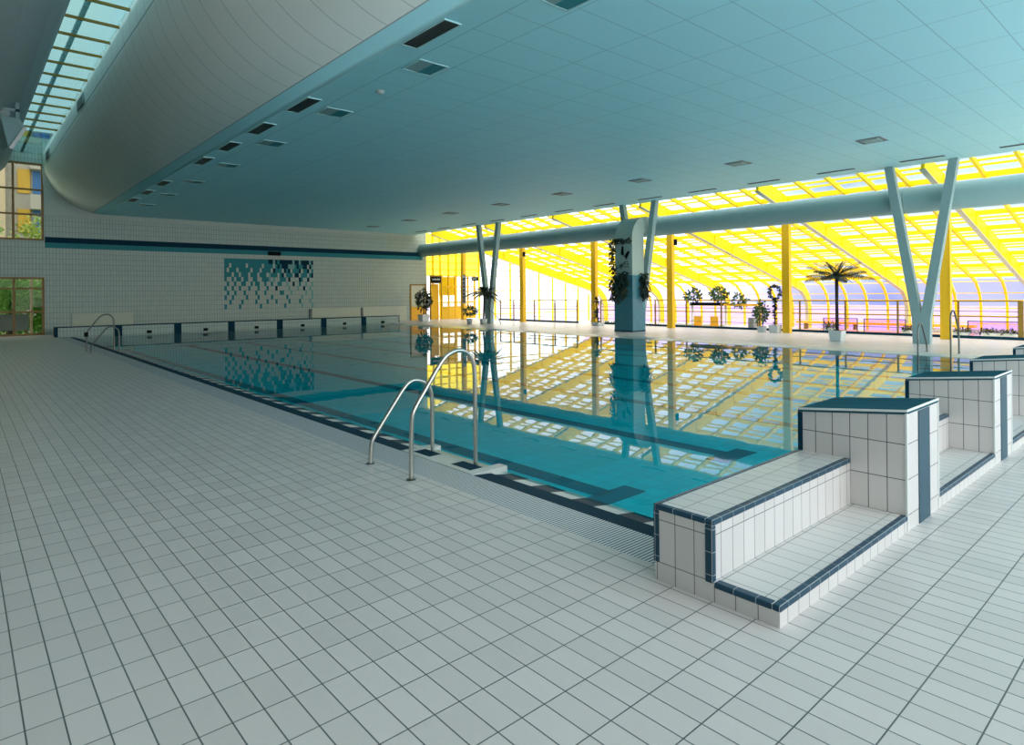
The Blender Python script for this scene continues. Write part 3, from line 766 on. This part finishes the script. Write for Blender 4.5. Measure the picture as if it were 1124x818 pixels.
# ------------------------------------------------------------------ plants
def pot(t, x, y, w, h, mat='pot'):
    p = MB().hexa([(x-w*.42, y-w*.42, 0), (x+w*.42, y-w*.42, 0), (x+w*.42, y+w*.42, 0), (x-w*.42, y+w*.42, 0)], [(x-w/2, y-w/2, h), (x+w/2, y-w/2, h), (x+w/2, y+w/2, h), (x-w/2, y+w/2, h)]).build('pot', M[mat], t, bevel=.015)
    MB().box(x-w*.44, x+w*.44, y-w*.44, y+w*.44, h, h+.004).build('soil', M['bark'], p)
def rdir(rn, zlo=-.4, zhi=1):
    a = rn.uniform(0, 2*PI); z = rn.uniform(zlo, zhi); s = math.sqrt(max(0, 1-min(1, z*z))); return Vector((s*math.cos(a), s*math.sin(a), z))
def cloud(m, c, rad, n, L, w, rn, zlo=-.9):
    for _ in range(n):
        d = rdir(rn, zlo, 1); p = Vector((c[0]+d.x*rad[0]*rn.uniform(.25, 1), c[1]+d.y*rad[1]*rn.uniform(.25, 1), c[2]+d.z*rad[2]*rn.uniform(.25, 1)))
        dd = (d+rdir(rn)*.7).normalized(); m.leaf(p, dd, L*rn.uniform(.7, 1.2), w*rn.uniform(.7, 1.2), .2, rdir(rn))
    return m
rn = random.Random(11)
# palm
t = thing('potted_palm', 'tall dark palm with feathery crown in white pot at poolside', 'palm', (22.23, 8.73, 0))
pot(t, 22.23, 8.73, .42, .36)
MB().tube([(22.23, 8.73, .36), (22.23, 8.735, 1.3), (22.23, 8.73, 2.2)], [.055, .05, .06], 10).build('trunk', M['bark'], t, smooth=True)
cr = MB()
for k in range(30):
    a = 2*PI*k*.381966; el = .12+1.15*(k/30)**1.1
    L = rn.uniform(.85, 1.1) if k < 22 else rn.uniform(.6, .8); d = Vector((math.cos(a)*math.cos(el), math.sin(a)*math.cos(el), math.sin(el)))
    p0 = Vector((22.23, 8.73, 2.16)); pts = []
    for i in range(9):
        q = i/8; pts.append(p0+d*L*q+Vector((0, 0, -.22*L*q*q)))
    cr.tube(pts, [.013*(1-i/10) for i in range(9)], 5, False)
    side = d.cross(Vector((0, 0, 1))).normalized()
    for i in range(1, 9):
        for j in (0, .5):
            if i+j > 8: continue
            pp = pts[i] if j == 0 else (pts[i]+pts[min(8, i+1)])/2
            tg = (pts[min(8, i+1)]-pts[i-1]).normalized()
            for sg in (-1, 1):
                cr.leaf(pp, tg*.9+side*sg*.8+Vector((0, 0, -.3)), .30*(1.15-abs(i-4)/7), .036, .3)
cr.lathe([(.03, 2.05), (.09, 2.12), (.10, 2.22), (.03, 2.34)], (22.23, 8.73), 10)
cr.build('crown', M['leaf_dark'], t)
# ring topiary and bush
t = thing('ring_topiary', 'dark topiary with ring shaped head in white pot beside yellow column', 'potted plant', (25.2, 12.33, 0))
pot(t, 25.2, 12.33, .40, .31)
MB().tube([(25.2, 12.33, .31), (25.2, 12.33, 1.3)], .03, 8).build('stem', M['bark'], t)
m = MB()
for k in range(330):
    a = rn.uniform(0, 2*PI); c = Vector((25.2+.1*math.cos(a)*0, 12.33+.22*math.cos(a), 1.62+.27*math.sin(a)))
    m.leaf(c+rdir(rn)*.04, rdir(rn), .09, .045, .1, rdir(rn))
for k in range(90):
    m.leaf((25.2, 12.33, rn.uniform(.35, 1.35)), rdir(rn, -.3, .6), .13, .05, .2, rdir(rn))
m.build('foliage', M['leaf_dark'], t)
t = thing('leafy_pot_plant', 'bushy green plant in small white pot left of ring topiary', 'potted plant', (25.2, 12.8, 0), )
pot(t, 25.2, 12.9, .30, .24)
m = cloud(MB(), (25.2, 12.95, .80), (.26, .34, .52), 330, .13, .07, rn); m.build('foliage', M['leaf'], t)
MB().tube([(25.2, 12.85, .24), (25.2, 12.9, 1.0)], .015, 6).build('stem', M['bark'], t)
# yucca
YX, YY = 24.85, 21.55
t = thing('potted_yucca', 'spiky yucca in pale pot by the yellow column left of pillar', 'potted plant', (YX, YY, 0))
pot(t, YX, YY, .5, .18)
MB().tube([(YX, YY, .15), (YX, YY+.1, 1.25)], .035, 8).build('stem', M['bark'], t)
m = MB()
for zc, n, L in ((1.3, 34, .42), (.75, 30, .4), (.45, 22, .38)):
    for _ in range(n): m.leaf((YX, YY+.08, zc), rdir(rn, -.3, .9), L*rn.uniform(.7, 1.1), .08, .35)
m.build('foliage', M['leaf_dark'], t)
# ficus near end wall
t = thing('potted_ficus', 'dark leafy tree in white pot in front of the yellow door', 'potted tree', (22.35, 33.95, 0))
pot(t, 22.35, 33.95, .55, .42)
MB().tube([(22.35, 33.95, .4), (22.37, 33.93, 1.7)], .035, 8).build('trunk', M['bark'], t)
m = cloud(MB(), (22.35, 33.95, 1.35), (.55, .55, .72), 330, .22, .11, rn); m.build('foliage', M['leaf_dark'], t)
# palm standing against far V column
t = thing('fan_palm', 'dark spiky palm standing against the far V column', 'palm', (22.1, 27.6, 0))
MB().lathe([(.0, 0), (.17, 0), (.22, .30), (.19, .30)], (22.1, 27.55), 16).build('pot', M['pot'], t, smooth=True)
MB().tube([(22.1, 27.55, .2), (22.12, 27.5, 1.1), (22.1, 27.5, 1.75)], .05, 8).build('trunk', M['bark'], t)
m = MB()
for k in range(70):
    d = rdir(rn, -.25, .6); m.leaf((22.1, 27.5, 1.8), d, rn.uniform(.8, 1.5), .2, .3)
for k in range(10):
    m.leaf((22.1, 27.5, 1.75), rdir(rn, .5, 1), .5, .06, .1)
m.build('crown', M['leaf_dark'], t)
t = thing('flowering_plant', 'bushy plant with pale flowers in pot left of far V column', 'potted plant', (21.9, 28.6, 0))
MB().lathe([(.0, 0), (.13, 0), (.18, .28), (.15, .28)], (22.0, 28.7), 14).build('pot', M['pot'], t, smooth=True)
cloud(MB(), (22.0, 28.7, .72), (.4, .5, .3), 130, .16, .09, rn).build('foliage', M['leaf'], t)
cloud(MB(), (22.0, 28.7, .72), (.4, .5, .32), 30, .09, .08, rn).build('flowers', M['white'], t)
t = thing('hanging_cable', 'thin dark cable hanging in loops beside the far V column', 'cable', (22.4, 27.2, 0))
MB().tube([(22.4, 27.55, 1.0), (22.4, 27.3, .72), (22.4, 27.0, .62), (22.35, 26.7, .45), (22.3, 26.35, .15), (22.3, 26.3, .02)], .014, 6).build('cable', M['black'], t)
# pillar plants
def hanging(label, x, y, z0, z1, wx, wy, n):
    t = thing('hanging_plant', label, 'hanging plant', (x, y, z0), 'plants hanging on the blue pillar')
    MB().lathe([(0, (z0+z1)/2-.1), (.07, (z0+z1)/2-.1), (.1, (z0+z1)/2+.05)], (x, y), 12).build('basket', M['black'], t)
    m = MB(); h = z1-z0
    for _ in range(n):
        zz = rn.uniform(z0+.15, z1-.05); k = .5+.5*math.sin((zz-z0)/h*PI)
        m.leaf((x+rn.uniform(-wx, wx)*k, y+rn.uniform(-wy, wy)*k, zz), rdir(rn, -.8, .7), .2, .06, .7, rdir(rn))
    m.build('foliage', M['leaf_dark'], t)
hanging('dark bushy plant hanging on the left corner of the blue pillar', 21.62, 17.8, 1.25, 2.5, .14, .22, 190)
hanging('long trailing plant hanging midway on the left face of blue pillar', 21.60, 17.3, 1.35, 2.65, .1, .22, 190)
hanging('upright dark plant hanging on the right face of blue pillar', 22.4, 16.76, 1.35, 2.6, .2, .14, 230)
t = thing('ivy_garland', 'dark ivy garland climbing the top left edge of the pillar', 'climbing plant', (21.7, 17.85, 3))
m = MB()
for _ in range(190):
    s = rn.random(); m.leaf((21.70, 17.95+rn.uniform(-.12, .12)-.1*(1-s)*0, 2.5+1.5*s), rdir(rn), .13, .08, .3, rdir(rn))
for _ in range(90):
    m.leaf((21.70, rn.uniform(16.95, 17.95), 3.93+rn.uniform(-.1, .08)), rdir(rn), .12, .07, .3, rdir(rn))
for _ in range(45):
    s = rn.random(); m.leaf((21.68, 17.85-.7*s, 2.7+.4*s*rn.uniform(.3, 1)), rdir(rn), .14, .04, .3, rdir(rn))
m.build('foliage', M['leaf_dark'], t)
t = thing('butterfly_ornament', 'black butterfly ornament on the pale upper face of pillar', 'ornament', (21.76, 17.3, 3.4))
MB().poly([(21.765, 17.42, 3.30), (21.75, 17.36, 3.42), (21.74, 17.36, 3.68), (21.74, 17.46, 3.72), (21.75, 17.52, 3.38)]).poly([(21.765, 17.30, 3.22), (21.74, 17.22, 3.12), (21.73, 17.02, 3.46), (21.74, 17.1, 3.5), (21.75, 17.26, 3.38)]).build('wings', M['black'], t)
MB().tube([(21.76, 17.42, 3.42), (21.76, 17.27, 3.22)], .015, 6).build('body', M['black'], t)

# ------------------------------------------------------------------ things in the glazed hall
def hall_pt(px): pass
t = thing('plant_counter', 'raised black plant trough on pale counter behind the railing', 'planter', (29.5, 18.3, -.6))
MB().box(29.3, 29.7, 16.95, 19.0, .98, 1.14).build('trough', M['black'], t)
MB().box(29.25, 29.75, 16.9, 20.2, -.6, .0).build('counter_base', M['white'], t)
for y in (17.0, 18.95): MB().box(29.45, 29.55, y-.04, y+.04, 0, .98).build('leg', M['white'], t)
MB().box(29.25, 29.75, 15.2, 17.0, .98, 1.08).build('shelf', M['orange'], t)
MB().box(29.45, 29.55, 15.25, 15.33, -.6, .98).build('leg', M['yellow_dark'], t)
for y, z, rx, n, l in ((18.9, 1.5, .5, 170, 'leafy plant at the left end of the raised black trough'), (17.4, 1.6, .5, 200, 'larger leafy plant at the right end of the raised black trough'), (16.3, 1.25, .42, 110, 'small plant spilling right of the raised black trough')):
    t = thing('trough_plant', l, 'plant', (29.5, y, 1.08), 'plants of the raised trough')
    MB().tube([(29.5, y, 1.08), (29.5, y, z)], .03, 6).build('stem', M['bark'], t)
    cloud(MB(), (29.5, y, z), (.4, rx, .38), n, .2, .1, rn).build('foliage', M['leaf'], t)
tag(MB().box(29.0, 29.3, 15.25, 15.55, -.6, .42).build('waste_bin', M['grey'], bevel=.02), 'dark grey bin standing behind the railing near topiary', 'bin')
def chair(x, y, label):
    t = thing('yellow_chair', label, 'chair', (x, y, -.6), 'yellow chairs in the glazed hall')
    MB().box(x-.22, x+.22, y-.22, y+.22, -.16, -.12).build('seat', M['orange'], t)
    MB().box(x+.18, x+.22, y-.22, y+.22, -.1, .45).build('backrest', M['orange'], t)
    for a in (-.19, .19):
        for b in (-.19, .19): MB().box(x+a-.02, x+a+.02, y+b-.02, y+b+.02, -.6, -.16).build('leg', M['dark_steel'], t)
chair(28.6, 17.25, 'yellow chair in front of the pale plant counter, the right one')
chair(28.6, 18.2, 'low yellow chair below left end of the plant trough')
t = thing('yellow_bench', 'long yellow orange bench along the glazing behind the palm', 'bench', (38.7, 13, -.6))
MB().box(38.4, 39.0, 8.5, 17.5, -.25, -.12).build('seat', M['orange'], t)
for y in (8.8, 11.5, 14.2, 17.0): MB().box(38.5, 38.9, y-.05, y+.05, -.6, -.25).build('leg', M['yellow_dark'], t)
tag(MB().box(36.5, 38.3, 8.5, 16.5, -.6, -.54).build('salmon_mat', M['pink']), 'salmon pink mat on the hall floor before the yellow bench', 'mat')
t = thing('white_convector', 'row of white upright slats along the glazing, lower right', 'radiator', (39.5, 8, -.6))
m = MB()
for k in range(64): m.box(39.4, 39.46, 2+.14*k*1.0, 2.07+.14*k, -.6, -.38)
m.build('slats', M['white'], t)
MB().box(39.46, 39.5, 2, 11, -.6, -.42).build('back', M['white'], t)
# glass screens
def screen(x, y0, y1, label):
    t = thing('glass_screen', label, 'screen', (x, y0, -.6), 'low framed glass screens in the hall')
    MB().box(x-.02, x+.02, y0, y1, .16, .2).box(x-.02, x+.02, y0, y0+.04, -.6, .16).box(x-.02, x+.02, y1-.04, y1, -.6, .16).build('frame', M['dark_steel'], t)
    MB().box(x-.004, x+.004, y0+.04, y1-.04, -.55, .16).build('pane', M['glass_lav'], t)
screen(36.3, 6.2, 8.3, 'low framed glass screen in hall, rightmost beyond the railing')
screen(36.3, 10.9, 12.9, 'low framed glass screen in hall, right of the palm trunk')
screen(36.3, 13.2, 15.0, 'low framed glass screen in hall, left of the palm trunk')
# low plants in hall
for x, y, rx, rz, n, l in ((35.5, 6.9, .9, .28, 150, 'wide dark low shrub behind the railing at the right edge'), (35.5, 8.4, .5, .28, 90, 'dark spiky low shrub behind railing right of the yellow column'), (35.5, 10.6, .28, .3, 60, 'small dark plant behind the railing left of the V column'), (35.5, 14.25, .35, .42, 90, 'bluish round plant behind the railing left of the palm'), (30, 24.4, .9, .3, 120, 'low green planting behind the railing left of yucca column'), (30.5, 26.3, .8, .3, 110, 'low green planting with a reddish bloom behind left railing'), (29, 21.0, .7, .3, 90, 'low green planting behind railing between yucca and pillar')):
    t = thing('low_shrub', l, 'shrub', (x, y, -.6), 'low plants in the glazed hall')
    MB().box(x-.25, x+.25, y-rx*.7, y+rx*.7, -.6, -.3).build('trough', M['pot'], t)
    m = MB()
    for _ in range(n): m.leaf((x+rn.uniform(-.2, .2), y+rn.uniform(-rx, rx)*.85, -.3), rdir(rn, .1, 1), rz*1.6*rn.uniform(.6, 1.2), .07, .4)
    m.build('foliage', M['leaf_dark' if x > 35 else 'leaf'], t)

# ------------------------------------------------------------------ outside
struct('ground', MB().box(-60, 120, YW+.4, 140, -1.2, -.9), M['grass'])
struct('ground_paving', MB().box(XH+.6, 120, -60, YW+.4, -1.2, -.9).box(20, 120, YW+.4, 140, -.9, -.88), M['paving'])
def tree(x, y, h, r, label, mat, trunk='bark', n=420, ls=.55):
    t = thing('garden_tree', label, 'tree', (x, y, -.9), 'trees outside the end windows')
    MB().tube([(x, y, -.9), (x+.1, y, h*.55)], .13, 8).build('trunk', M[trunk], t)
    cloud(MB(), (x, y, h*.62), (r, r*.8, h*.42), n, ls, ls*.55, rn).build('crown', M[mat], t)
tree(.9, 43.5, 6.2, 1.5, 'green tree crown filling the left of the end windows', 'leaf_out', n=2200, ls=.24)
tree(3.6, 45, 6.3, 1.6, 'yellow green tree outside right half of the upper end window', 'leaf_yel', n=2200, ls=.24)
tree(2.0, 40.2, 3.3, 1.1, 'bright green bush outside the lower end window', 'leaf_out', n=2000, ls=.17)
tree(4.0, 39.2, 2.9, .8, 'green bush right behind the lower end window frame', 'leaf_yel', n=1400, ls=.15)
tree(-.6, 39.2, 3.0, .9, 'dark green bush at the left of the lower end window', 'leaf', n=1400, ls=.16)
t = thing('garden_hedge', 'tall bright green hedge filling the view of the lower end window', 'hedge', (2, 41.8, -.9))
MB().tube([(2, 41.8, -.9), (2, 41.8, 1.5)], .08, 6).build('trunk', M['bark'], t)
cloud(MB(), (2.2, 41.8, 1.1), (3.4, .45, 2.3), 5200, .2, .12, rn).build('foliage', M['leaf_out'], t)
t = thing('birch_trunk', 'thin pinkish tree trunk outside the lower end window', 'tree', (2.75, 38.5, -.9))
MB().tube([(2.72, 38.5, -.9), (2.75, 38.5, 3.2)], .05, 8).build('trunk', M['birch'], t)
t = thing('garden_screen', 'grey sheet screen outside the lower end window', 'screen', (1, 37.4, -.9))
MB().box(-1, 2.55, 37.4, 37.45, .2, .95).build('sheet', M['grey'], t)
for x in (-.9, .8, 2.45): MB().box(x-.04, x+.04, 37.45, 37.5, -.9, .95).build('post', M['frame_wood'], t)
b = thing('apartment_building', 'pale apartment block with yellow panels and blue blinds outside window', 'building', (4, 61, -.9))
MB().box(-12, 16, 60, 70, -.9, 14.4).build('wall', M['facade'], b)
MB().box(2.1, 2.75, 59.2, 60, -.9, 14.4).build('corner_pier', M['fac_p'], b)
for z in (3.6, 6.6, 9.6, 12.6):
    MB().box(3.5, 4.25, 59.85, 60, z, min(z+1.8, 14.3)).build('yellow_panel', M['fac_y'], b)
    MB().box(1.2, 2.0, 59.85, 60, z-1.2, z+1.2).build('yellow_panel', M['fac_y'], b)
    MB().box(4.42, 5.5, 59.9, 60, z, min(z+1.8, 14.3)).build('blue_blind', M['fac_b'], b)
    if z > 4: MB().box(4.2, 6.5, 58.9, 60, z-1.25, z-1.1).box(4.2, 6.5, 58.9, 58.98, z-1.1, z-.15).build('balcony', M['facade'], b)

# ------------------------------------------------------------------ light
SKY_HI, SKY_LO = 2.9, 2.1
w = bpy.data.worlds.new('sky'); S.world = w; w.use_nodes = True; nt = w.node_tree
bg = nt.nodes['Background']
tc = nt.nodes.new('ShaderNodeTexCoord'); n = nt.nodes.new('ShaderNodeTexNoise'); n.inputs['Scale'].default_value = 3.2; n.inputs['Detail'].default_value = 5
nt.links.new(tc.outputs['Generated'], n.inputs['Vector'])
cr_ = nt.nodes.new('ShaderNodeValToRGB'); cr_.color_ramp.elements[0].position = .40; cr_.color_ramp.elements[1].position = .60
cr_.color_ramp.elements[0].color = (.80, .90, 1.0, 1); cr_.color_ramp.elements[1].color = (1, .96, .90, 1)
nt.links.new(n.outputs['Fac'], cr_.inputs[0])
sp_ = nt.nodes.new('ShaderNodeSeparateXYZ'); nt.links.new(tc.outputs['Generated'], sp_.inputs[0])
def mapr(src, a, b, c, d):
    m = nt.nodes.new('ShaderNodeMapRange'); m.interpolation_type = 'SMOOTHSTEP'
    for k, v in zip(('From Min', 'From Max', 'To Min', 'To Max'), (a, b, c, d)): m.inputs[k].default_value = v
    nt.links.new(src, m.inputs['Value']); return m.outputs[0]
# clear blue part of the sky over the long side, cloud elsewhere
blue = M_(nt, 'MULTIPLY', M_(nt, 'MULTIPLY', mapr(sp_.outputs[0], .45, .8, 0, 1), mapr(sp_.outputs[1], .30, .62, 1, 0)), mapr(n.outputs['Fac'], .40, .56, 1, .72))
bm = nt.nodes.new('ShaderNodeMix'); bm.data_type = 'RGBA'; nt.links.new(blue, bm.inputs[0]); nt.links.new(cr_.outputs[0], bm.inputs[6]); bm.inputs[7].default_value = (.42, .68, 1, 1)
nt.links.new(bm.outputs[2], bg.inputs['Color'])
nm_ = nt.nodes.new('ShaderNodeVectorMath'); nm_.operation = 'DOT_PRODUCT'; nt.links.new(tc.outputs['Generated'], nm_.inputs[0]); nm_.inputs[1].default_value = Vector((.62, .66, -.42)).normalized()
st = mapr(nm_.outputs['Value'], -.2, .75, SKY_HI, SKY_LO)  # sky strengthened behind and overhead to brighten the interior
st = M_(nt, 'MULTIPLY', st, M_(nt, 'SUBTRACT', 1.0, M_(nt, 'MULTIPLY', blue, .78)))
nt.links.new(st, bg.inputs['Strength'])

S.view_settings.view_transform = 'Standard'; S.view_settings.look = 'None'
S.view_settings.exposure = 0.64; S.view_settings.gamma = 1; S.view_settings.use_curve_mapping = False

# ------------------------------------------------------------------ camera
cam = bpy.data.cameras.new('camera'); co = bpy.data.objects.new('camera', cam); COL.objects.link(co)
cam.sensor_width = 36; cam.sensor_fit = 'HORIZONTAL'; cam.lens = 693.34/1124*36
cam.shift_y = -(409-322.33)/1124; cam.clip_start = .05; cam.clip_end = 500
co.matrix_world = Matrix.Translation((0, 0, 1.70)) @ Matrix.Rotation(math.radians(-41.3425), 4, 'Z') @ Matrix.Rotation(PI/2, 4, 'X') @ Matrix.Rotation(math.radians(-.5328), 4, 'Z')
S.camera = co
